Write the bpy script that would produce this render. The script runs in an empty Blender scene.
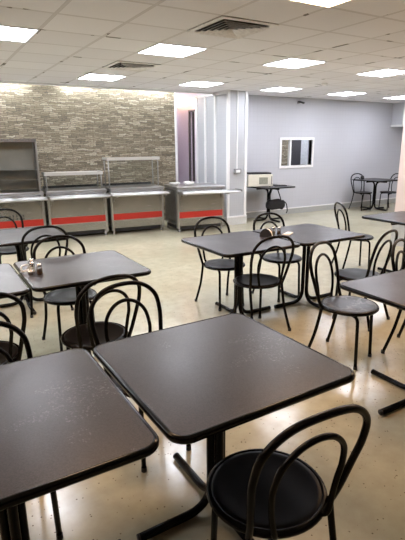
import bpy, bmesh, math, random
from mathutils import Vector, Matrix
PI = math.pi
random.seed(4)
S = bpy.context.scene
C = S.collection

# ------------------------------------------------------------------ camera
YAW, PITCH, ROLL, CAMH = 0.5339, 0.2651, -0.0079, 1.6238
fh = Vector((math.sin(YAW), math.cos(YAW), 0)); rr = Vector((math.cos(YAW), -math.sin(YAW), 0))
fw = fh * math.cos(PITCH) - Vector((0, 0, math.sin(PITCH))); uu = rr.cross(fw)
r2 = math.cos(ROLL) * rr + math.sin(ROLL) * uu
u2 = -math.sin(ROLL) * rr + math.cos(ROLL) * uu
cd = bpy.data.cameras.new('camera'); cam = bpy.data.objects.new('camera', cd); C.objects.link(cam)
M3 = Matrix((r2, u2, -fw)).transposed()
cam.matrix_world = Matrix.Translation((0, 0, CAMH)) @ M3.to_4x4()
cd.sensor_fit = 'VERTICAL'; cd.sensor_height = 24; cd.lens = 24 * 461.56 / 540
cd.clip_start = 0.03; cd.clip_end = 100
S.camera = cam

# ------------------------------------------------------------------ world and exposure
w = bpy.data.worlds.new('world'); S.world = w; w.use_nodes = True
w.node_tree.nodes['Background'].inputs[0].default_value = (0.8, 0.85, 1, 1)
w.node_tree.nodes['Background'].inputs[1].default_value = 0.2
S.view_settings.view_transform = 'Standard'; S.view_settings.look = 'None'
S.view_settings.gamma = 1; S.view_settings.use_curve_mapping = False
S.view_settings.exposure = 0.92
LAMP_COOL = ((0.87, 0.90, 1.0), 16.0)     # colour and strength of the white ceiling panels
LAMP_WARM = ((1.0, 0.63, 0.37), 15.0)      # and of the warm ones near the camera
COVE = ((0.90, 0.95, 1.0), 75.0)
CORRIDOR = ((1.0, 0.60, 0.32), 3.0)
S.cycles.transparent_max_bounces = 32

H = 2.64            # ceiling height
G, GX, GY = 0.5942, 1.0856, 4.0956   # ceiling grid pitch and origin
YB = 8.475          # plain back wall
YS = 9.25           # stone wall
XL, XR, YF = -4.0, 11.6, -4.0

# ------------------------------------------------------------------ materials
def newmat(name):
    m = bpy.data.materials.new(name); m.use_nodes = True
    nt = m.node_tree; return m, nt, nt.nodes['Principled BSDF']
def N(nt, t, **k):
    n = nt.nodes.new(t)
    for a, b in k.items():
        if a in n.inputs: n.inputs[a].default_value = b
        else: setattr(n, a, b)
    return n
def lk(nt, a, b): nt.links.new(a, b)
def coords(nt, kind='Object'):
    return N(nt, 'ShaderNodeTexCoord').outputs[kind]
def math_(nt, op, a, b=None):
    n = nt.nodes.new('ShaderNodeMath'); n.operation = op
    for i, v in enumerate((a, b)):
        if v is None: continue
        if isinstance(v, (int, float)): n.inputs[i].default_value = v
        else: lk(nt, v, n.inputs[i])
    return n.outputs[0]
def mixc(nt, fac, a, b):
    n = nt.nodes.new('ShaderNodeMix'); n.data_type = 'RGBA'
    if isinstance(fac, (int, float)): n.inputs[0].default_value = fac
    else: lk(nt, fac, n.inputs[0])
    for i, v in ((6, a), (7, b)):
        if isinstance(v, tuple): n.inputs[i].default_value = (*v, 1) if len(v) == 3 else v
        else: lk(nt, v, n.inputs[i])
    return n.outputs[2]
def ramp(nt, f, stops):
    n = nt.nodes.new('ShaderNodeValToRGB'); lk(nt, f, n.inputs[0])
    e = n.color_ramp.elements
    while len(e) < len(stops): e.new(0.5)
    for i, (p, c) in enumerate(stops):
        e[i].position = p; e[i].color = (*c, 1) if len(c) == 3 else c
    return n.outputs[0]
def bump(nt, b, h, s, d=0.01):
    n = N(nt, 'ShaderNodeBump'); n.inputs['Strength'].default_value = s; n.inputs['Distance'].default_value = d
    lk(nt, h, n.inputs['Height']); lk(nt, n.outputs[0], b.inputs['Normal'])
def noise(nt, scale, detail=3, rough=.5, kind='Object', vec=None):
    n = N(nt, 'ShaderNodeTexNoise'); n.inputs['Scale'].default_value = scale
    n.inputs['Detail'].default_value = detail; n.inputs['Roughness'].default_value = rough
    lk(nt, vec if vec is not None else coords(nt, kind), n.inputs['Vector']); return n.outputs['Fac']
def plain(name, col, rough=.5, metal=0, var=.12, scale=30, spec=.5, bumps=0):
    m, nt, b = newmat(name)
    f = noise(nt, scale)
    c1 = tuple(c * (1 - var) for c in col); c2 = tuple(min(1, c * (1 + var)) for c in col)
    lk(nt, ramp(nt, f, [(.3, c1), (.7, c2)]), b.inputs['Base Color'])
    b.inputs['Roughness'].default_value = rough; b.inputs['Metallic'].default_value = metal
    b.inputs['Specular IOR Level'].default_value = spec
    if bumps: bump(nt, b, f, bumps, .002)
    return m
def emis(name, col, strength):
    m, nt, b = newmat(name)
    b.inputs['Base Color'].default_value = (.8, .8, .8, 1)
    b.inputs['Emission Color'].default_value = (*col, 1); b.inputs['Emission Strength'].default_value = strength
    return m
def glassmat(name, tint=(.97, .99, .985), rough=0.03, haze=.0):
    m, nt, b = newmat(name); nt.nodes.remove(b)
    out = [n for n in nt.nodes if n.type == 'OUTPUT_MATERIAL'][0]
    tr = N(nt, 'ShaderNodeBsdfTransparent'); tr.inputs[0].default_value = (*tint, 1)
    gl = N(nt, 'ShaderNodeBsdfGlossy'); gl.inputs['Roughness'].default_value = rough; gl.inputs[0].default_value = (.9, .9, .9, 1)
    lw = N(nt, 'ShaderNodeFresnel'); lw.inputs[0].default_value = 1.45
    mx = N(nt, 'ShaderNodeMixShader'); lk(nt, math_(nt, 'ADD', lw.outputs[0], haze), mx.inputs[0])
    lk(nt, tr.outputs[0], mx.inputs[1]); lk(nt, gl.outputs[0], mx.inputs[2]); lk(nt, mx.outputs[0], out.inputs[0])
    return m

def m_floor():
    m, nt, b = newmat('epoxy_floor')
    big = noise(nt, .9, 4, .6); fine = noise(nt, 9, 5, .6)
    base = ramp(nt, big, [(.3, (.395, .370, .262)), (.7, (.53, .505, .375))])
    base = mixc(nt, math_(nt, 'MULTIPLY', ramp(nt, fine, [(.35, (0, 0, 0)), (.7, (1, 1, 1))]), .40), base, (.28, .25, .175))
    v = N(nt, 'ShaderNodeTexVoronoi'); v.inputs['Scale'].default_value = 42
    lk(nt, coords(nt), v.inputs['Vector'])
    gate = math_(nt, 'GREATER_THAN', noise(nt, 21, 2), .53)
    sp = math_(nt, 'MULTIPLY', math_(nt, 'LESS_THAN', v.outputs['Distance'], .16), gate)
    base = mixc(nt, sp, base, (.13, .10, .06))
    lk(nt, base, b.inputs['Base Color'])
    lk(nt, math_(nt, 'ADD', math_(nt, 'MULTIPLY', fine, .22), .08), b.inputs['Roughness'])
    b.inputs['Specular IOR Level'].default_value = .5
    bump(nt, b, noise(nt, 3, 2), .12, .01)
    return m
def m_ceiling():
    m, nt, b = newmat('mineral_tile_ceiling')
    co = coords(nt); s = N(nt, 'ShaderNodeSeparateXYZ'); lk(nt, co, s.inputs[0])
    def fr(o, o0):
        t = math_(nt, 'DIVIDE', math_(nt, 'SUBTRACT', o, o0 - 40 * G), G)
        f = math_(nt, 'FRACT', t); d = math_(nt, 'MINIMUM', f, math_(nt, 'SUBTRACT', 1.0, f))
        return math_(nt, 'FLOOR', t), d
    ix, dx = fr(s.outputs[0], GX); iy, dy = fr(s.outputs[1], GY)
    d = math_(nt, 'MINIMUM', dx, dy)
    bar = math_(nt, 'LESS_THAN', d, .020)
    edge = math_(nt, 'LESS_THAN', d, .028)
    cb = N(nt, 'ShaderNodeCombineXYZ'); lk(nt, ix, cb.inputs[0]); lk(nt, iy, cb.inputs[1])
    wn = N(nt, 'ShaderNodeTexWhiteNoise'); wn.noise_dimensions = '3D'; lk(nt, cb.outputs[0], wn.inputs['Vector'])
    tile = ramp(nt, wn.outputs['Value'], [(0, (.80, .79, .83)), (1, (.87, .86, .90))])
    tile = mixc(nt, math_(nt, 'MULTIPLY', noise(nt, 60, 4), .18), tile, (.6, .59, .6))
    gap = math_(nt, 'GREATER_THAN', noise(nt, 3.1, 2), .64)
    gapw = math_(nt, 'MULTIPLY', math_(nt, 'LESS_THAN', d, .034), gap)
    c = mixc(nt, edge, tile, (.60, .58, .60))
    c = mixc(nt, bar, c, (.68, .66, .68))
    c = mixc(nt, gapw, c, (.16, .15, .14))
    lk(nt, c, b.inputs['Base Color']); b.inputs['Roughness'].default_value = .75
    bump(nt, b, math_(nt, 'MULTIPLY', noise(nt, 120, 2), .3), .15, .003)
    return m
def m_stone():
    m, nt, b = newmat('split_stone')
    s = N(nt, 'ShaderNodeSeparateXYZ'); lk(nt, coords(nt), s.inputs[0])
    cb = N(nt, 'ShaderNodeCombineXYZ'); lk(nt, s.outputs[0], cb.inputs[0]); lk(nt, s.outputs[2], cb.inputs[1])
    wob = noise(nt, 7, 3); 
    wv = N(nt, 'ShaderNodeVectorMath'); wv.operation = 'ADD'; lk(nt, cb.outputs[0], wv.inputs[0])
    wc = N(nt, 'ShaderNodeCombineXYZ'); lk(nt, math_(nt, 'MULTIPLY', wob, .085), wc.inputs[1]); lk(nt, wc.outputs[0], wv.inputs[1])
    def brick(width, row, off):
        t = N(nt, 'ShaderNodeTexBrick'); t.offset = off; t.squash = 1.5; t.squash_frequency = 3
        t.inputs['Scale'].default_value = 1; t.inputs['Brick Width'].default_value = width
        t.inputs['Row Height'].default_value = row; t.inputs['Mortar Size'].default_value = .0035
        t.inputs['Mortar Smooth'].default_value = .3
        t.inputs['Color1'].default_value = (0, 0, 0, 1); t.inputs['Color2'].default_value = (1, 1, 1, 1)
        t.inputs['Mortar'].default_value = (.0, .0, .0, 1)
        lk(nt, wv.outputs[0], t.inputs['Vector']); return t
    t = brick(.16, .035, .37)
    lum = N(nt, 'ShaderNodeRGBToBW'); lk(nt, t.outputs['Color'], lum.inputs[0])
    n2 = noise(nt, 16, 5, .7)
    v = math_(nt, 'ADD', math_(nt, 'MULTIPLY', lum.outputs[0], .45), math_(nt, 'MULTIPLY', n2, .6))
    c = ramp(nt, v, [(.2, (.10, .076, .048)), (.42, (.20, .16, .105)), (.62, (.31, .26, .18)), (.85, (.55, .49, .38))])
    c = mixc(nt, math_(nt, 'MULTIPLY', noise(nt, 1.1, 2), .35), c, (.27, .235, .17))
    c = mixc(nt, t.outputs['Fac'], c, (.07, .06, .045))
    lk(nt, c, b.inputs['Base Color']); b.inputs['Roughness'].default_value = .8
    h = math_(nt, 'SUBTRACT', v, t.outputs['Fac'])
    bump(nt, b, h, .9, .03)
    return m
def m_wallpaper(name, base, tile=.1, dark=.93):
    m, nt, b = newmat(name)
    s = N(nt, 'ShaderNodeSeparateXYZ'); lk(nt, coords(nt), s.inputs[0])
    h = math_(nt, 'ADD', s.outputs[0], s.outputs[1])
    def ln(o, p, wd):
        return math_(nt, 'LESS_THAN', math_(nt, 'FRACT', math_(nt, 'DIVIDE', math_(nt, 'ADD', o, 50), p)), wd)
    g = math_(nt, 'MAXIMUM', ln(h, tile, .08), ln(s.outputs[2], tile, .08))
    n = noise(nt, 2, 3)
    c1 = tuple(x * .96 for x in base)
    c = ramp(nt, n, [(.3, c1), (.7, base)])
    c = mixc(nt, g, c, tuple(x * dark for x in base))
    lk(nt, c, b.inputs['Base Color']); b.inputs['Roughness'].default_value = .45
    return m
def m_steel(name, col=(.56, .55, .52), rough=.3):
    m, nt, b = newmat(name)
    mp = N(nt, 'ShaderNodeMapping'); lk(nt, coords(nt), mp.inputs[0]); mp.inputs['Scale'].default_value = (1.5, 1.5, 60)
    f = noise(nt, 3, 4, .6, vec=mp.outputs[0])
    big = noise(nt, 2.2, 3)
    lk(nt, ramp(nt, big, [(.3, tuple(c * .86 for c in col)), (.7, col)]), b.inputs['Base Color'])
    b.inputs['Metallic'].default_value = .92
    lk(nt, math_(nt, 'ADD', math_(nt, 'MULTIPLY', f, .2), rough - .1), b.inputs['Roughness'])
    bump(nt, b, big, .15, .02)
    return m
def m_laminate():
    m, nt, b = newmat('grey_brown_laminate')
    f = noise(nt, 210, 3, .7); g = noise(nt, 5, 4)
    c = ramp(nt, f, [(.36, (.016, .014, .016)), (.64, (.042, .037, .042))])
    c = mixc(nt, math_(nt, 'MULTIPLY', g, .3), c, (.040, .039, .046))
    sc = math_(nt, 'MULTIPLY', math_(nt, 'GREATER_THAN', noise(nt, 85, 3, .8), .59), math_(nt, 'GREATER_THAN', noise(nt, 3.3, 2), .58))
    c = mixc(nt, math_(nt, 'MULTIPLY', sc, .5), c, (.17, .16, .17))
    lk(nt, c, b.inputs['Base Color'])
    lk(nt, math_(nt, 'ADD', math_(nt, 'MULTIPLY', g, .14), .26), b.inputs['Roughness'])
    b.inputs['Specular IOR Level'].default_value = .32
    bump(nt, b, f, .3, .001)
    return m
def m_worn_seat():
    m, nt, b = newmat('worn_black_seat')
    n = noise(nt, 14, 5, .75); mask = noise(nt, 5, 2)
    k = math_(nt, 'MULTIPLY', math_(nt, 'GREATER_THAN', n, .54), math_(nt, 'GREATER_THAN', mask, .50))
    c = mixc(nt, k, (.009, .008, .009), (.085, .08, .08))
    lk(nt, c, b.inputs['Base Color']); b.inputs['Roughness'].default_value = .33
    return m
M = dict(
    floor=m_floor(), ceiling=m_ceiling(), stone=m_stone(),
    wallp=m_wallpaper('pale_lilac_tile_wall', (.53, .54, .585)), panel=m_wallpaper('pale_grey_panelling', (.49, .505, .54), .05, .9),
    white=plain('white_trim', (.82, .82, .83), .4, var=.03), paint=plain('plain_paint', (.62, .60, .58), .7, var=.03),
    paint_d=plain('darkened_wall_paint', (.20, .18, .17), .7, var=.05), lilac=plain('lilac_paint', (.72, .67, .76), .6, var=.05), pink=plain('pinkish_pillar_paint', (.70, .59, .56), .55, var=.03, scale=4),  # paint_d: unseen walls darkened so black parts reflect less light
    greybase=plain('grey_skirting_tile', (.40, .41, .40), .4, var=.08), pale=plain('pale_base_tile', (.62, .63, .62), .4, var=.05),
    steel=m_steel('brushed_steel', (.44, .43, .42), .24), steel_d=m_steel('dull_steel', (.36, .35, .33), .38), steel_b=plain('bright_steel', (.50, .50, .50), .30, .95, var=.04, scale=3),
    red=plain('red_enamel_stripe', (.52, .03, .02), .35, var=.06), dark=plain('dark_recess', (.02, .02, .022), .6),
    black=plain('black_painted_tube', (.0035, .003, .0032), .26, spec=.16, var=.2), edge=plain('black_edge_moulding', (.003, .003, .003), .14, spec=.22),
    seat=plain('black_seat_vinyl', (.005, .0042, .0045), .34, var=.25, scale=14, spec=.14), worn=m_worn_seat(), lam=m_laminate(),
    glass=glassmat('clear_glass'), glass_t=glassmat('tinted_glass', (.90, .87, .82), .12, .08),
    shelfm=plain('satin_white_metal', (.72, .72, .70), .3, .7, var=.03), tan=plain('beige_panel', (.42, .34, .27), .5, var=.05), satin=plain('satin_beige_steel', (.50, .47, .43), .42, .45, var=.1, scale=3), cream=plain('cream_plastic', (.72, .70, .61), .4, var=.03), grille=plain('grey_green_grille', (.30, .31, .25), .6),
    bag=plain('black_cloth', (.012, .012, .016), .75, var=.4, bumps=.4), paper=plain('white_paper', (.85, .84, .82), .7, var=.03),
    porcelain=plain('white_porcelain', (.82, .81, .78), .2, var=.02), chrome=plain('chrome', (.7, .7, .7), .15, 1, var=.03),
    salt=plain('salt_fill', (.78, .72, .62), .6), pepper=plain('pepper_fill', (.20, .12, .08), .7), switch=plain('grey_switch', (.24, .24, .25), .4),
    cool=emis('cool_light_panel', *LAMP_COOL), warm=emis('warm_light_panel', *LAMP_WARM), cove=emis('cove_tube', *COVE), corr=emis('warm_tube', *CORRIDOR),
    vent=plain('white_vent_metal', (.84, .82, .83), .5), door=plain('dark_door', (.03, .027, .03), .5), grey=plain('grey_plaster', (.40, .41, .42), .7),
    rubber=plain('rubber_cap', (.012, .012, .012), .6),
)

# ------------------------------------------------------------------ helpers
def mesh_from(bm, name, mats, smooth=False):
    me = bpy.data.meshes.new(name); bmesh.ops.recalc_face_normals(bm, faces=bm.faces); bm.to_mesh(me); bm.free()
    for m in (mats if isinstance(mats, (list, tuple)) else [mats]): me.materials.append(m)
    if smooth:
        for p in me.polygons: p.use_smooth = True
    return me
def obj(name, bm, mat, parent=None, smooth=False, bevel=0, loc=None):
    o = bpy.data.objects.new(name, mesh_from(bm, name, mat, smooth)); C.objects.link(o)
    if parent is not None: o.parent = parent
    if loc is not None: o.location = loc
    if bevel:
        md = o.modifiers.new('bevel', 'BEVEL'); md.width = bevel; md.segments = 2; md.limit_method = 'ANGLE'
    return o
def BM(): return bmesh.new()
def box(bm, x0, y0, z0, x1, y1, z1, mi=0):
    v = [bm.verts.new(p) for p in ((x0,y0,z0),(x1,y0,z0),(x1,y1,z0),(x0,y1,z0),(x0,y0,z1),(x1,y0,z1),(x1,y1,z1),(x0,y1,z1))]
    for q in ((0,3,2,1),(4,5,6,7),(0,1,5,4),(1,2,6,5),(2,3,7,6),(3,0,4,7)):
        f = bm.faces.new([v[i] for i in q]); f.material_index = mi
    return bm
def bx(*a): return box(BM(), *a)
def smooth_path(pts, n=8):
    P = [Vector(p) for p in pts]; out = []
    for i in range(len(P) - 1):
        p0 = P[i-1] if i else P[0] * 2 - P[1]; p1, p2 = P[i], P[i+1]
        p3 = P[i+2] if i + 2 < len(P) else P[-1] * 2 - P[-2]
        for k in range(n):
            t = k / n
            out.append(.5 * ((2*p1) + (p2-p0)*t + (2*p0-5*p1+4*p2-p3)*t*t + (3*p1-p0-3*p2+p3)*t**3))
    out.append(P[-1]); return out
def fillet(pts, r, n=6):
    P = [Vector(p) for p in pts]; out = [P[0]]
    for i in range(1, len(P) - 1):
        a = (P[i-1]-P[i]); b = (P[i+1]-P[i]); la, lb = a.length, b.length; a.normalize(); b.normalize()
        d = min(r, la*.49, lb*.49); s, e = P[i]+a*d, P[i]+b*d
        for k in range(n + 1):
            t = k / n; out.append(s.lerp(P[i], t).lerp(P[i].lerp(e, t), t))
    out.append(P[-1]); return out
def tube(bm, path, r, seg=12, closed=False, flat=1.0):
    n = len(path); rings = []; up = None
    for i, p in enumerate(path):
        if closed: t = path[(i+1) % n] - path[i-1]
        else: t = path[min(i+1, n-1)] - path[max(i-1, 0)]
        t.normalize()
        if up is None:
            up = Vector((0, 0, 1)) if abs(t.z) < .9 else Vector((1, 0, 0))
        up = (up - t * up.dot(t)).normalized(); sd = t.cross(up)
        rad = r[i] if isinstance(r, (list, tuple)) else r
        rings.append([bm.verts.new(p + (up * math.cos(a) * flat + sd * math.sin(a)) * rad) for a in [2*PI*k/seg for k in range(seg)]])
    for i in range(n if closed else n - 1):
        A, B = rings[i], rings[(i+1) % n]
        for k in range(seg): bm.faces.new((A[k], A[(k+1) % seg], B[(k+1) % seg], B[k]))
    if not closed: bm.faces.new(rings[0]); bm.faces.new(rings[-1])
    return bm
def lathe(bm, prof, cx=0, cy=0, seg=32):
    rings = []
    for r, z in prof:
        rings.append([bm.verts.new((cx, cy, z))] if r < 1e-6 else [bm.verts.new((cx + r*math.cos(2*PI*k/seg), cy + r*math.sin(2*PI*k/seg), z)) for k in range(seg)])
    for A, B in zip(rings, rings[1:]):
        for k in range(seg):
            k2 = (k+1) % seg
            if len(A) == 1 and len(B) == 1: continue
            if len(A) == 1: bm.faces.new((A[0], B[k], B[k2]))
            elif len(B) == 1: bm.faces.new((A[k], A[k2], B[0]))
            else: bm.faces.new((A[k], A[k2], B[k2], B[k]))
    return bm
def tag(o, label=None, cat=None, group=None, kind=None):
    if label: o['label'] = label
    if cat: o['category'] = cat
    if group: o['group'] = group
    if kind: o['kind'] = kind
    return o
def thing(name, label, cat, loc=(0,0,0), rot=0, group=None):
    o = bpy.data.objects.new(name, None); C.objects.link(o); o.empty_display_size = .1
    o.location = loc; o.rotation_euler = (0, 0, rot)
    return tag(o, label, cat, group)
def struct(name, bm, m, parent=None, label=None, bevel=0):
    o = obj(name, bm, m, parent, bevel=bevel)
    if parent is None: o['kind'] = 'structure'
    return o
def dup(root, loc, rot, label, name=None):
    r = root.copy(); C.objects.link(r); r.location = loc; r.rotation_euler = (0, 0, rot); r['label'] = label
    for ch in list(root.children):
        c = ch.copy(); C.objects.link(c); c.parent = r
        for g in list(ch.children):
            d = g.copy(); C.objects.link(d); d.parent = c
    return r

# ------------------------------------------------------------------ structure
struct('floor', bx(XL-.2, YF-.2, -.12, XR+.2, 11.2, 0), M['floor'])
struct('ceiling', bx(XL-.1, YF-.1, H, XR+.1, YB, H+.04), M['ceiling'])
struct('wall_left', bx(XL-.12, YF, 0, XL, 11, 3.2), M['paint_d'])
struct('wall_front', bx(XL-.12, YF-.12, 0, XR+.12, YF, 3.2), M['paint_d'])
struct('wall_right', bx(XR, YF, 0, XR+.12, YB+.12, 3.2), M['wallp'])
struct('wall_stone', bx(XL-.12, YS, 0, 4.80, YS+.15, 3.2), M['stone'])
struct('trim_1', bx(4.80, YS-.03, 0, 4.845, YS+.15, 3.2), M['white'])
# high soffit behind the tile ceiling's edge, over the serving line
struct('trim_2', bx(XL-.12, YB-.1, 3.16, 5.6, 11.1, 3.2), M['white'])
struct('trim_3', bx(XL-.12, YB-.01, H-.03, 5.3, YB+.03, 3.16), M['white'])
# plain back wall with the pass-through opening x 7.12..8.06, z 1.13..1.71
wx0, wx1, wz0, wz1 = 7.13, 8.07, 1.135, 1.715
bm = BM()
box(bm, 5.74, YB, 0, wx0, YB+.12, 2.75); box(bm, wx1, YB, 0, XR+.12, YB+.12, 2.75)
box(bm, wx0, YB, 0, wx1, YB+.12, wz0); box(bm, wx0, YB, wz1, wx1, YB+.12, 2.75)
struct('wall_back', bm, M['wallp'])
struct('baseboard_back', bx(5.74, YB-.012, 0, XR, YB, .125), M['greybase'])
struct('trim_4', bx(5.74, YB-.02, .125, XR, YB, .15), M['white'])
# hatch window
win = struct('window_1', BM(), M['white'])
bm = BM(); t = .055
box(bm, wx0-t, YB-.02, wz0-t, wx1+t, YB+.10, wz0); box(bm, wx0-t, YB-.02, wz1, wx1+t, YB+.10, wz1+t)
box(bm, wx0-t, YB-.02, wz0, wx0, YB+.10, wz1); box(bm, wx1, YB-.02, wz0, wx1+t, YB+.10, wz1)
obj('window_frame', bm, M['white'], win)
obj('mullion', bx(7.385, YB+.0, wz0, 7.435, YB+.06, wz1), M['white'], win)
# space behind the hatch
struct('wall_kitchen', bx(6.3, 9.95, 0, 10.6, 10.05, 2.7), M['grey'])
struct('wall_kitchen_side', bx(10.5, YB+.12, 0, 10.6, 10.6, 2.75), M['grey'])
struct('ceiling_kitchen', bx(5.74, YB+.12, 2.7, 10.6, 10.7, 2.75), M['paint'])
# pillar block between the serving line and the hall
struct('wall_pillar', bx(5.30, 7.93, 0, 5.74, 9.20, H), M['panel'])
bm = BM()
box(bm, 5.28, 7.91, .17, 5.335, 7.96, H); box(bm, 5.705, 7.91, .17, 5.76, 7.96, H)
struct('trim_5', bm, M['white'])
bm = BM()
for yy in (8.39, 8.78, 9.14): box(bm, 5.275, yy-.03, .17, 5.30, yy+.03, H)
box(bm, 5.275, 7.94, H-.06, 5.30, 9.2, H)
struct('trim_6', bm, M['white'])
bm = BM(); box(bm, 5.27, 7.905, 0, 5.77, 7.94, .15); box(bm, 5.27, 7.94, 0, 5.30, 9.2, .15)
box(bm, 5.74, 7.94, 0, 5.77, YB, .15)
struct('baseboard_pillar', bm, M['pale'])
struct('trim_7', bx(5.265, 7.90, .15, 5.775, 7.945, .18), M['white'])
# corridor beyond the stone wall: right side wall with the dark doorway
bm = BM(); box(bm, 5.30, 9.20, 0, 5.42, 9.26, 2.9); box(bm, 5.30, 9.47, 0, 5.42, 11, 2.9); box(bm, 5.30, 9.26, 2.33, 5.42, 9.47, 2.9)
struct('wall_corridor', bm, M['lilac'])
struct('wall_corridor_end', bx(3.8, 11, 0, 5.6, 11.1, 3.2), M['lilac'])
struct('wall_corridor_left', bx(4.66, YS+.15, 0, 4.76, 11, 3.2), M['lilac'])
struct('trim_8', bx(5.30, YB+.03, H, 5.42, 9.2, 3.16), M['lilac'])
d = struct('door_1', bx(5.36, 9.26, 0, 5.40, 9.47, 2.33), M['door'])
bm = BM(); box(bm, 5.285, 9.47, 0, 5.32, 9.52, 2.37); box(bm, 5.285, 9.22, 2.33, 5.32, 9.52, 2.37)
obj('door_frame', bm, M['steel_d'], d)
# pillar on the right and the boxed duct in the far corner
struct('wall_column', bx(6.53, 4.44, 0, 7.03, 4.87, H), M['pink'])
struct('baseboard_column', bx(6.52, 4.43, 0, 7.04, 4.88, .36), M['greybase'])
bm = BM(); box(bm, 10.86, 8.10, 2.06, XR, YB, H)
dk = struct('trim_9', bm, M['wallp'])
bm = BM(); box(bm, 10.84, 8.08, 2.06, 10.89, 8.12, H); box(bm, 10.84, 8.08, 2.04, XR, 8.12, 2.09); box(bm, 10.84, 8.08, 2.04, 10.89, YB, 2.09)
struct('trim_10', bm, M['white'])

# ------------------------------------------------------------------ ceiling fittings
col_name = {-7: 'beyond the left edge', -4: 'beyond the left edge', -1: 'leftmost', 2: 'second from the left', 5: 'third from the left', 8: 'fourth', 11: 'fifth', 14: 'rightmost'}
PL = {(-1, 1): 'square white light panel cut by the left edge of the photo above the tables',
      (2, 1): 'square white light panel in the ceiling just left of the photo centre, nearer row',
      (5, 1): 'square white light panel right of the photo centre in the nearer row',
      (8, 1): 'square white light panel at the right edge above the pink pillar',
      (2, 5): 'small-looking white light panel nearest the stone wall on the left',
      (5, 5): 'white light panel in front of the corridor opening and panelled pillar',
      (8, 5): 'white light panel directly above the hatch window in the back wall',
      (11, 5): 'white light panel close to the back wall, to the right of the hatch window',
      (14, 5): 'white light panel far right by the boxed corner duct',
      (2, -3): 'warm white light panel cut by the top edge of the photo'}
def light_bits(mat, parent):
    h = G/2
    bm = BM(); box(bm, -h, -h, -.008, h, -h+.018, 0); box(bm, -h, h-.018, -.008, h, h, 0)
    box(bm, -h, -h+.018, -.008, -h+.018, h-.018, 0); box(bm, h-.018, -h+.018, -.008, h, h-.018, 0)
    obj('frame', bm, M['white'], parent)
    obj('diffuser', bx(-h+.018, -h+.018, -.006, h-.018, h-.018, -.001), mat, parent)
protos = {}
for j in (-3, 1, 5):
    for i in (-7, -4, -1, 2, 5, 8, 11, 14):
        loc = (GX + G*(i+.5), GY + G*(j+.5), H)
        if loc[1] < YF + .3: continue
        lab = PL.get((i, j), 'square white light panel in the ceiling, outside the photo')
        grp = 'square light panels in the tiled ceiling'
        k = 'warm' if j < 0 else 'cool'
        if k not in protos:
            r = thing('ceiling_light', lab, 'ceiling light', loc, 0, grp); light_bits(M[k], r); protos[k] = r
        else: dup(protos[k], loc, 0, lab)
def slot_bm(h):
    bm = BM(); e = .245
    box(bm, -h+.02, -h+.02, -.010, h-.02, -e, -.003); box(bm, -h+.02, e, -.010, h-.02, h-.02, -.003)
    box(bm, -h+.02, -e, -.010, -e, e, -.003); box(bm, e, -e, -.010, h-.02, e, -.003); return bm
def vent(loc, label):
    r = thing('ceiling_vent', label, 'air vent', loc, 0, 'square louvred vents in the ceiling')
    h = G/2
    obj('backing', bx(-h, -h, -.003, h, h, 0), M['dark'], r)
    bm = BM()
    for a in (0,):
        box(bm, -h, -h, -.010, h, -h+.02, -.003); box(bm, -h, h-.02, -.010, h, h, -.003)
        box(bm, -h, -h+.02, -.010, -h+.02, h-.02, -.003); box(bm, h-.02, -h+.02, -.010, h, h-.02, -.003)
    obj('frame', bm, M['vent'], r)
    obj('blank_margin', slot_bm(h), M['vent'], r)
    for k in range(5):
        bm = BM(); o = .242 - k*.047; i_ = o - .038; zo, zi = -.030, -.010
        for th in (0, .002):
            ro = [bm.verts.new((sx*o, sy*o, zo+th)) for sx, sy in ((-1,-1),(1,-1),(1,1),(-1,1))]
            ri = [bm.verts.new((sx*i_, sy*i_, zi+th)) for sx, sy in ((-1,-1),(1,-1),(1,1),(-1,1))]
            for q in range(4): bm.faces.new((ro[q], ro[(q+1)%4], ri[(q+1)%4], ri[q]))
            if th == 0: a_, b_ = ro, ri
            else:
                for q in range(4):
                    bm.faces.new((a_[q], a_[(q+1)%4], ro[(q+1)%4], ro[q])); bm.faces.new((b_[q], b_[(q+1)%4], ri[(q+1)%4], ri[q]))
        obj('louvre', bm, M['vent'], r)
    return r
vent((GX+G*2.5, GY+G*-.5, H), 'square louvred air vent nearest the camera, at the top centre')
vent((GX+G*2.5, GY+G*3.5, H), 'square louvred air vent above and left of the centre, nearer the stone wall')
bm = lathe(BM(), [(0, H-.035), (.03, H-.034), (.045, H-.022), (.055, H-.008), (.055, H)], 6.25, 6.34, 20)
tag(obj('smoke_detector', bm, M['vent'], None, True), 'small round smoke detector on the ceiling before the back wall', 'smoke detector')
r = thing('security_camera', 'small dark camera high on the back wall above the hatch', 'security camera', (7.58, YB, 2.52))
obj('bracket', bx(-.025, -.02, -.01, .025, 0, .05), M['switch'], r)
obj('camera_body', tube(BM(), smooth_path([(0, -.02, .03), (0, -.09, .02), (.04, -.16, -.01)], 4), .022), M['dark'], r)
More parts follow.
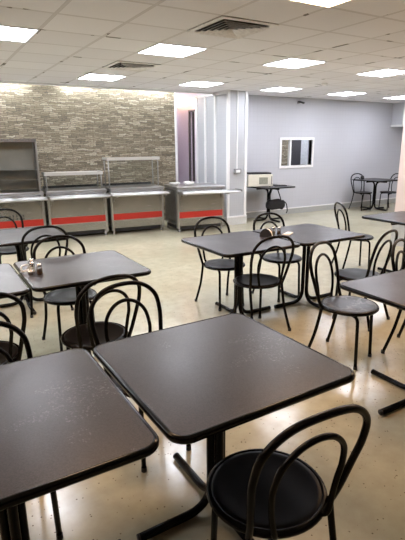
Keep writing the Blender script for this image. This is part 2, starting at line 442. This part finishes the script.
# cove tubes washing the stone wall
for k, (a, b_) in enumerate([(-2.4, -1.2), (-.6, .5), (.6, 1.85), (2.4, 3.05), (3.3, 3.75), (3.85, 4.72)]):
    bm = tube(BM(), [Vector((a, YS-.12, 2.82)), Vector((b_, YS-.12, 2.82))], .016)
    r = thing('cove_light', 'bright tube light hidden above the ceiling edge washing the stone wall', 'light', (0,0,0), 0, 'tube lights washing the stone wall')
    obj('light_tube', bm, M['cove'], r)
    obj('housing', bx(a, YS-.14, 2.836, b_, YS-.0, 2.86), M['white'], r)
r = thing('wall_light', 'warm glowing tube lamp above the dark doorway in the corridor', 'wall light', (5.30, 9.6, 2.5))
obj('mounting', bx(-.03, -.46, .03, 0, .46, .10), M['white'], r)
bm = tube(BM(), [Vector((-.07, -.45, 0.02)), Vector((-.07, .45, 0.02))], .062, 16)
obj('diffuser', bm, M['corr'], r, True)
r = thing('ceiling_light', 'added fill light brightening the corridor, out of sight behind the stone wall', 'ceiling light', (5.03, 10.2, 3.16))  # added, unseen panel that only lifts the light in the corridor
obj('diffuser', bx(-.10, -.15, -.02, .10, .15, 0), M['cool'], r)
# switch box and conduit on the pillar
r = thing('switch_box', 'grey switch box with conduit on the front of the panelled pillar', 'switch', (5.52, 7.93, 1.10))
obj('box', bx(-.08, -.05, -.05, .08, 0, .045), M['switch'], r, bevel=.005)
obj('rocker', bx(-.05, -.058, -.03, .05, -.05, .025), M['white'], r)
obj('conduit', bx(-.011, -.016, .045, .009, 0, H-1.1), M['white'], r)

# ------------------------------------------------------------------ serving line
def counter(name, label, x, y, ang, wd, rail=(0., 0.), shelf=None):
    r = thing('serving_counter', label, 'counter', (x, y, 0), math.radians(ang), 'stainless serving counters')
    D = .72
    obj('body', bx(0, 0, .115, wd, D, .80), M['steel'], r, bevel=.004)
    obj('end_panel', bx(-.004, -.004, .07, .035, .06, .80), M['steel_b'], r)
    obj('end_panel', bx(wd-.035, -.004, .07, wd+.004, .06, .80), M['steel_b'], r)
    obj('red_stripe', bx(.036, -.004, .27, wd-.036, .004, .385), M['red'], r)
    obj('lower_lip', bx(.03, -.012, .255, wd-.03, .004, .27), M['steel_b'], r)
    obj('worktop', bx(-.01, -.03, .80, wd+.01, D, .86), M['steel_b'], r, bevel=.01)
    obj('kick_recess', bx(.03, .05, .045, wd-.03, D-.05, .115), M['dark'], r)
    for fx in (.04, wd-.04):
        for fy in (.04, D-.05):
            obj('foot', lathe(BM(), [(0, 0), (.024, 0), (.024, .02), (.018, .025), (.018, .115)], fx, fy, 12), M['steel_d'], r, True)
    # tray rail: three tubes on brackets in front
    rb = None
    obj('rail_plate', bx(rail[0], -.315, .735, wd+rail[1], -.03, .768), M['steel_b'], r, bevel=.012)
    for q in range(4):
        yy = -.07 - q*.068; zz = .766
        o = obj('tray_rail', tube(BM(), [Vector((rail[0], yy, zz)), Vector((wd+rail[1], yy, zz))], .011), M['steel_b'], r, True)
    for xx in (.05, wd-.05):
        bm = BM(); box(bm, xx-.015, -.31, .715, xx+.015, 0, .745); box(bm, xx-.015, -.03, .62, xx+.015, 0, .715)
        obj('bracket', bm, M['steel_d'], r)
    obj('end_cap', bx(rail[0]-.012, -.315, .74, rail[0]+.0, -.05, .79), M['steel_d'], r)
    obj('end_cap', bx(wd+rail[1], -.315, .74, wd+rail[1]+.012, -.05, .79), M['steel_d'], r)
    if shelf:
        z = shelf; y0, y1 = .12, .50
        for xx in (.03, wd-.04):
            for yy in (y0+.03, y1-.03):
                obj('post', tube(BM(), [Vector((xx, yy, .86)), Vector((xx, yy, z-.02))], .011), M['steel_d'], r, True)
        bm = BM(); box(bm, 0, y0-.01, z-.035, wd-.01, y0+.01, z+.018); box(bm, 0, y1-.01, z-.03, wd-.01, y1+.01, z+.012)
        box(bm, 0, y0, z-.03, .02, y1, z+.02); box(bm, wd-.03, y0, z-.03, wd-.01, y1, z+.02)
        obj('shelf_frame', bm, M['shelfm'], r)
        obj('glass_shelf', bx(.02, y0+.01, z-.006, wd-.03, y1-.01, z+.004), M['shelfm'], r)
        obj('sneeze_guard', bx(.04, y0+.015, .90, wd-.05, y0+.021, z-.03), M['glass'], r)
        obj('back_edge', bx(.02, D-.06, .86, wd-.02, D-.03, .90), M['dark'], r)
    return r
A0 = (1.80, 8.36); ang = -6; ca, sa = math.cos(math.radians(ang)), math.sin(math.radians(ang))
def on(t): return (A0[0] + ca*t, A0[1] + sa*t)
p0 = on(-1.06)
c0 = counter('a', 'stainless serving counter with a red stripe under the tall glass display case', *p0, ang, 1.0, (-.05, .035))
c1 = counter('b', 'stainless serving counter with red stripe and low glass shelf, between two counters', *on(0.0), ang, 1.04, (.015, .012), 1.15)
c2 = counter('c', 'stainless serving counter with red stripe and the higher glass shelf', *on(1.12), ang, 1.03, (-.035, .02), 1.39)
c3 = counter('d', 'stainless serving counter with bare top standing forward by the pillar, rightmost', 4.05, 7.76, -7, .98, (0., .22))
# ventilation slots on the leftmost counter
bm = BM()
for a in range(5):
    for b_ in range(2): box(bm, .42+a*.055, -.006, .40+b_*.05, .435+a*.055, .002, .43+b_*.05)
obj('vent_slots', bm, M['dark'], c0)
# one more counter running out of the photo on the left
# display case
p = on(-1.72)
r = thing('display_case', 'tall glass display case with steel frame and two shelves on the serving counter', 'display case', (p0[0], p0[1], .86), math.radians(ang))
X0, X1, Y0, Y1, ZT = .02, .985, .10, .62, .88
for xx in (X0+.015, X1-.015):
    for yy in (Y0+.015, Y1-.015): obj('post', bx(xx-.015, yy-.015, 0, xx+.015, yy+.015, ZT-.05), M['steel_b'], r)
obj('top_panel', bx(X0, Y0, ZT-.05, X1, Y1, ZT), M['steel'], r)
obj('glass_front', bx(X0+.03, Y0+.01, .01, X1-.03, Y0+.016, ZT-.05), M['glass'], r)
obj('glass_side', bx(X1-.018, Y0+.03, .01, X1-.012, Y1-.03, ZT-.05), M['glass'], r)
obj('glass_side', bx(X0+.012, Y0+.03, .01, X0+.018, Y1-.03, ZT-.05), M['glass'], r)
obj('back_panel', bx(X0+.03, Y1-.014, .01, X1-.03, Y1-.006, ZT-.05), M['satin'], r)
obj('header_panel', bx(X0+.03, Y1-.04, ZT-.16, X1-.03, Y1-.016, ZT-.05), M['tan'], r)
for z in (.20, .37):
    s_ = obj('shelf', bx(X0+.03, Y0+.03, z, X1-.03, Y1-.03, z+.008), M['glass'], r)
    obj('shelf_edge', bx(X0+.03, Y0+.02, z-.006, X1-.03, Y0+.032, z+.012), M['steel_b'], s_)
bm = tube(BM(), smooth_path([(.18, Y0+.04, .82), (.22, Y0+.04, .70), (.245, Y0+.04, .4), (.26, Y0+.04, 0.01)], 6), .012)
obj('curved_rail', bm, M['steel_d'], r, True)
# dishes by counter 3
def bowl(loc, label, n=3):
    bm = BM()
    lathe(bm, [(0, 0), (.055, 0), (.06, .008), (.10, .035), (.115, .045), (.113, .05), (.095, .04), (.055, .014), (0, .012)], 0, 0, 28)
    o = obj('plate', bm, M['porcelain'], None, True, loc=loc); return tag(o, label, 'plate', 'white plates on the serving counter')
zc = .86
bowl((4.20, 8.15, zc), 'white plate on the serving counter nearest the stone wall end')
for k in range(2): bowl((4.46, 8.04, zc + .014*k), ['lower white plate of the stacked pair on the serving counter', 'upper white plate of the stacked pair on the serving counter'][k])

# ------------------------------------------------------------------ behind the hatch
r = thing('cupboard', 'dark cupboard seen through the hatch in the back wall', 'cupboard', (8.42, 9.30, 0))
obj('body', bx(-.29, 0, 0, .06, .45, 2.1), M['door'], r); obj('door', bx(-.28, -.015, .05, .05, 0, 1.38), M['door'], r); obj('door', bx(-.28, -.015, 1.40, .05, 0, 2.08), M['door'], r)
struct('wall_kitchen_stone', bx(6.4, 9.32, 0, 8.12, 9.42, 2.69), M['stone'])
tag(thing('kitchen_fill_light', 'added unseen fill light brightening the kitchen behind the hatch', 'ceiling light', (8.55, 9.0, 2.695)))  # unseen emitter added to brighten the space behind the hatch
kl = [o for o in C.objects if o.name.startswith('kitchen_fill_light')][0]
obj('diffuser', bx(-.6, -.3, -.02, .6, .3, 0), M['cool'], kl)

# ------------------------------------------------------------------ tables
TS = .826
def rounded_profile(s, r, n=7):
    h = s/2; pts = []
    for cx, cy, a0 in ((h-r, h-r, 0), (-h+r, h-r, 90), (-h+r, -h+r, 180), (h-r, -h+r, 270)):
        for k in range(n + 1):
            a = math.radians(a0 + 90*k/n); pts.append((cx, cy, math.cos(a), math.sin(a), r))
    return pts
def slab(bm, s, r, prof):
    """prof: list of (outset, z) from the bottom centre outline to the top"""
    P = rounded_profile(s, r); rings = []
    for o, z in prof: rings.append([bm.verts.new((cx + ca_*(rr_+o), cy + sa_*(rr_+o), z)) for cx, cy, ca_, sa_, rr_ in P])
    n = len(P)
    for A, B in zip(rings, rings[1:]):
        for k in range(n): bm.faces.new((A[k], A[(k+1)%n], B[(k+1)%n], B[k]))
    return rings
def make_table(label, loc, rot=0):
    t = thing('cafe_table', label, 'table', loc, rot, 'square cafe tables')
    bm = BM(); rg = slab(bm, TS-.016, .055, [(0, .728), (0, .7495)]); bm.faces.new(rg[-1]); bm.faces.new(rg[0])
    obj('table_top', bm, M['lam'], t)
    bm = BM(); rg = slab(bm, TS-.016, .055, [(-.012, .722), (.002, .720), (.009, .7235), (.0125, .730), (.0130, .738), (.0110, .745), (.006, .7495), (.0, .7502), (-.004, .7497), (-.004, .73)])
    n = len(rg[0])
    for k in range(n): bm.faces.new((rg[-1][k], rg[-1][(k+1)%n], rg[0][(k+1)%n], rg[0][k]))
    obj('edge_band', bm, M['edge'], t, True)
    bm = BM(); box(bm, -.16, -.16, .712, .16, .16, .728); obj('mounting_plate', bm, M['black'], t)
    for k in range(4):
        a = k*PI/2; c_, s_ = round(math.cos(a)), round(math.sin(a))
        q = lambda d, z: (c_*d, s_*d, z)
        path = fillet([q(.33, .7015), q(.029, .7015), q(.029, .0195), q(.385, .0195)], .13, 9)
        lg = obj('leg', tube(BM(), path, .0185, 14), M['black'], t, True)
        e = Vector(q(.385, .0195)); e2 = Vector(q(.392, .0195))
        obj('end_cap', tube(BM(), [e, e2], .0192, 12), M['rubber'], lg, True)
    return t
tables = [
 ('grey-brown square table in the lower left corner, beside the nearest table', (.103, 1.521), 0),
 ('large-looking grey-brown square table in the centre foreground with the chair at its near side', (.957, 1.512), .014),
 ('square table on the left carrying salt and pepper shakers, with a chair on each side', (.915, 3.355), -.003),
 ('square table in the middle, left one of the joined pair', (2.452, 3.472), 0),
 ('square table in the middle, right one of the joined pair before the hatch wall', (3.293, 3.458), 0),
 ('brown square table cut by the right edge, behind the worn-seat chair', (2.612, 1.608), -.008),
 ('square table at the right edge in front of the pink pillar', (5.028, 3.520), 0),
 ('square table cut by the left edge, touching the one with the shakers', (.068, 3.351), 0),
 ('square table at far left, in front of the serving counters', (.76, 4.97), 0),
 ('square table against the back wall with the cream appliance on it', (6.42, 7.99), 0),
 ('small-looking square table in the far right corner by the back wall', (9.74, 7.90), 0)]
T0 = None
for lab, (x, y), rz in tables:
    if T0 is None: T0 = make_table(lab, (x, y, 0), rz)
    else: dup(T0, (x, y, 0), rz, lab)

# ------------------------------------------------------------------ chairs
def make_chair(seatmat, label, loc, rot):
    t = thing('bentwood_chair', label, 'chair', loc, rot, 'black hoop-backed cafe chairs')
    bm = lathe(BM(), [(0, .418), (.188, .418), (.198, .424), (.200, .438), (.194, .446), (.180, .447), (.163, .443), (.08, .440), (0, .4395)], 0, 0, 48)
    obj('seat', bm, seatmat, t, True)
    ring = [Vector((.201*math.cos(a), .201*math.sin(a), .433)) for a in [2*PI*k/48 for k in range(48)]]
    obj('seat_ring', tube(BM(), ring, .0145, 10, True), M['black'], t, True)
    def sym(h): return h + [(-x, y, z) for x, y, z in reversed(h[:-1])]
    outer = sym([(-.168, .145, .425), (-.180, .170, .50), (-.200, .200, .62), (-.210, .224, .71), (-.194, .246, .80), (-.120, .264, .865), (0, .272, .884)])
    obj('back_hoop', tube(BM(), smooth_path(outer, 8), .0125, 12), M['black'], t, True)
    inner = sym([(-.085, .178, .432), (-.108, .198, .450), (-.122, .200, .52), (-.130, .206, .58), (-.135, .217, .64), (-.118, .234, .72), (-.068, .246, .775), (0, .251, .795)])
    obj('inner_hoop', tube(BM(), smooth_path(inner, 8), .0105, 12), M['black'], t, True)
    for s in (-1, 1):
        rear = smooth_path([(s*.168, .145, .425), (s*.170, .160, .34), (s*.175, .190, .20), (s*.200, .245, .004)], 6)
        l = obj('leg', tube(BM(), rear, .0125, 12), M['black'], t, True)
        obj('foot_cap', tube(BM(), [rear[-1] + Vector((0, 0, .022)), rear[-1] - Vector((0, 0, .004))], .0145, 12), M['rubber'], l, True)
        front = fillet([(s*.075, .02, .404), (s*.135, -.125, .404), (s*.142, -.140, .0)], .05, 8)
        l = obj('leg', tube(BM(), front, .0125, 12), M['black'], t, True)
        e = front[-1]
        obj('foot_cap', tube(BM(), [e + Vector((0, 0, .025)), e], .0145, 12), M['rubber'], l, True)
    return t
chairs = [  # x, y, back azimuth (deg clockwise from +y), label
 (.898, 1.085, 183, 'black hoop-backed chair nearest the camera at the bottom centre'),
 (2.65, 2.29, -19, 'black hoop-backed chair with a scuffed seat, right of centre'),
 (2.455, 3.19, 183, 'black chair with its back to the camera at the near side of the joined tables'),
 (2.53, 3.84, 0, 'black hoop-backed chair on the far side of the left joined table'),
 (3.21, 3.74, 0, 'black hoop-backed chair on the far side of the right joined table'),
 (4.80, 4.12, -64, 'black hoop-backed chair seen side on, beyond the right end of the joined tables'),
 (3.37, 2.84, 165, 'black chair tucked behind the scuffed chair, its hoop leaning over the brown table'),
 (3.24, 2.03, -20, 'black hoop-backed chair cut by the right edge of the photo'),
 (.90, 3.66, 0, 'black hoop-backed chair on the far side of the table with the shakers'),
 (.92, 4.76, 180, 'black chair in front of the far left table, its hoop behind another hoop'),
 (.76, 5.78, 0, 'black hoop-backed chair at far left against the serving counter'),
 (.815, 2.76, 171, 'black chair with its back to the camera at the near side of the shaker table'),
 (.89, 2.06, -7, 'black hoop-backed chair at the far side of the centre foreground table'),
 (.15, 2.79, 177, 'black chair cut by the left edge, farther of the two back to back'),
 (.125, 1.82, -8, 'black chair cut by the left edge behind the lower left table, nearer of the two'),
 (9.42, 7.99, 6, 'black hoop-backed chair left of the table in the far right corner'),
 (10.02, 7.70, 98, 'black hoop-backed chair right of the far corner table, cut by the pink pillar')]
W = None; K0 = None
for k, (x, y, az, lab) in enumerate(chairs):
    loc = (x, y, 0); rot = -math.radians(az)
    if k == 1: make_chair(M['worn'], lab, loc, rot)
    elif K0 is None: K0 = make_chair(M['seat'], lab, loc, rot)
    else: dup(K0, loc, rot, lab)

# ------------------------------------------------------------------ small things
def shaker(loc, label, fill):
    r = thing('shaker', label, 'shaker', loc, 0, 'glass shakers on the tables')
    obj('glass_body', lathe(BM(), [(0, 0), (.020, 0), (.021, .01), (.017, .05), (.016, .058), (0, .058)], 0, 0, 16), M['glass'], r, True)
    obj('filling', lathe(BM(), [(0, .003), (.018, .003), (.0165, .035), (0, .037)], 0, 0, 16), fill, r, True)
    obj('cap', lathe(BM(), [(0, .058), (.018, .058), (.018, .068), (.012, .078), (0, .080)], 0, 0, 16), M['chrome'], r, True)
shaker((2.93, 3.56, .75), 'glass shaker with steel cap on the joined tables, left of the other', M['salt'])
shaker((2.98, 3.53, .75), 'glass shaker with steel cap on the joined tables, beside the napkins', M['pepper'])
def napkins(loc, rot, label, body):
    r = thing('napkin_holder', label, 'napkin holder', loc, rot)
    def arch(bm, y0, y1, w_, h_):
        n = 14; a = [bm.verts.new((w_*math.cos(PI*k/n), y0, h_*math.sin(PI*k/n))) for k in range(n+1)]
        b = [bm.verts.new((v.co.x, y1, v.co.z)) for v in a]
        bm.faces.new(a); bm.faces.new(b[::-1])
        for k in range(n): bm.faces.new((a[k], a[k+1], b[k+1], b[k]))
        bm.faces.new((a[0], b[0], b[-1], a[-1]))
    bm = BM(); arch(bm, -.026, -.021, .064, .082); obj('side_plate', bm, body, r)
    bm = BM(); arch(bm, .021, .026, .064, .082); obj('side_plate', bm, body, r)
    bm = BM(); arch(bm, -.019, .019, .060, .078); obj('napkin_stack', bm, M['paper'], r)
    obj('base', bx(-.064, -.026, 0, .064, .026, .004), body, r)
    return r
napkins((2.80, 3.50, .75), math.radians(-60), 'dark half-round napkin holder with white napkins on the joined tables', M['dark'])
bm = BM(); box(bm, -.07, -.035, 0, .07, .035, .004); box(bm, -.06, -.03, .004, .075, .03, .008)
o = obj('paper_napkin', bm, M['paper'], None, loc=(3.07, 3.50, .7505)); o.rotation_euler = (0, 0, .5)
tag(o, 'white paper napkin lying flat beside the shakers on the joined tables', 'napkin')
# set on the left table: little rack, shakers and a white napkin holder
shaker((.59, 3.46, .75), 'glass shaker with steel cap, farthest on the left table', M['pepper'])
shaker((.575, 3.37, .75), 'glass shaker with pale filling, middle one on the left table', M['salt'])
shaker((.61, 3.29, .75), 'glass shaker with steel cap, nearest on the left table', M['pepper'])
r = thing('toothpick_cup', 'tiny steel toothpick cup between the shakers on the left table', 'cup', (.55, 3.30, .75))
obj('cup', lathe(BM(), [(0, 0), (.016, 0), (.019, .035), (.017, .035), (.014, .004), (0, .004)], 0, 0, 16), M['chrome'], r, True)
bm = BM()
for k in range(7):
    a = k*.9; tube(bm, [Vector((.006*math.cos(a), .006*math.sin(a), .005)), Vector((.013*math.cos(a), .013*math.sin(a), .06))], .0012, 5)
obj('toothpicks', bm, M['salt'], r)
r = thing('napkin_ring', 'white curved wire napkin stand on the left table, left of the shakers', 'napkin holder', (.535, 3.43, .75), .6)
path = smooth_path([(.035, 0, .008), (-.02, 0, .006), (-.035, 0, .025), (-.02, 0, .045), (.035, 0, .043)], 6)
obj('wire', tube(BM(), path, .005, 8), M['white'], r, True)
obj('stand', bx(-.035, -.012, 0, .035, .012, .004), M['white'], r)
# cream appliance on the wall table
r = thing('microwave_oven', 'cream countertop oven with a side grille on the table by the back wall', 'microwave', (6.14, 8.02, .75), math.radians(-20))
obj('case', bx(-.27, -.17, .012, .27, .17, .26), M['cream'], r, bevel=.012)
obj('grille', bx(-.03, -.176, .06, .16, -.168, .20), M['grille'], r)
obj('side_strip', bx(.235, -.175, .05, .255, -.168, .22), M['switch'], r)
obj('lid_tray', bx(-.25, -.16, .265, .24, .15, .298), M['dark'], r, bevel=.006)
for sx in (-.22, .22):
    for sy in (-.13, .13): obj('foot', lathe(BM(), [(0, 0), (.015, 0), (.015, .012), (0, .012)], sx, sy, 10), M['rubber'], r)
r = thing('notebook', 'dark closed folder lying on the wall table beside the cream appliance', 'folder', (6.60, 7.84, .75), math.radians(-25))
obj('cover', bx(-.13, -.09, 0, .13, .09, .018), M['dark'], r); obj('pen', tube(BM(), [Vector((-.06, -.02, .024)), Vector((.07, .03, .024))], .005, 8), M['switch'], r)
# black bag hanging below the wall table
r = thing('shoulder_bag', 'black cloth bag hanging by its strap under the wall table', 'bag', (6.50, 7.86, .25), math.radians(-30))
bm = BM()
bmesh.ops.create_icosphere(bm, subdivisions=4, radius=1)
for v in bm.verts:
    x, y, z = v.co; f = lambda a, e: math.copysign(abs(a)**e, a)
    v.co = Vector((f(x, .55)*.21*(1-.12*max(0, z)), f(y, .6)*.10, .11 + f(z, .6)*.11 + .012*math.sin(9*x)))
obj('bag_body', bm, M['bag'], r, True)
obj('strap', tube(BM(), smooth_path([(-.15, 0, .16), (-.12, 0, .3), (-.06, 0, .462), (.02, 0, .462), (.09, 0, .3), (.13, 0, .16)], 6), .012, 8), M['bag'], r, True)
obj('loose_strap', tube(BM(), smooth_path([(.17, -.03, .19), (.235, -.03, .12), (.26, -.03, -.02), (.24, -.03, -.08)], 6), .011, 8), M['bag'], r, True)
o = tag(obj('table_litter', lathe(BM(), [(0, 0), (.03, 0), (.05, .05), (.03, .09), (0, .1)], 0, 0, 16), M['dark'], None, True, loc=(9.5, 8.12, .75)), 'small dark cup on the far corner table', 'cup')
o.name = 'cup'
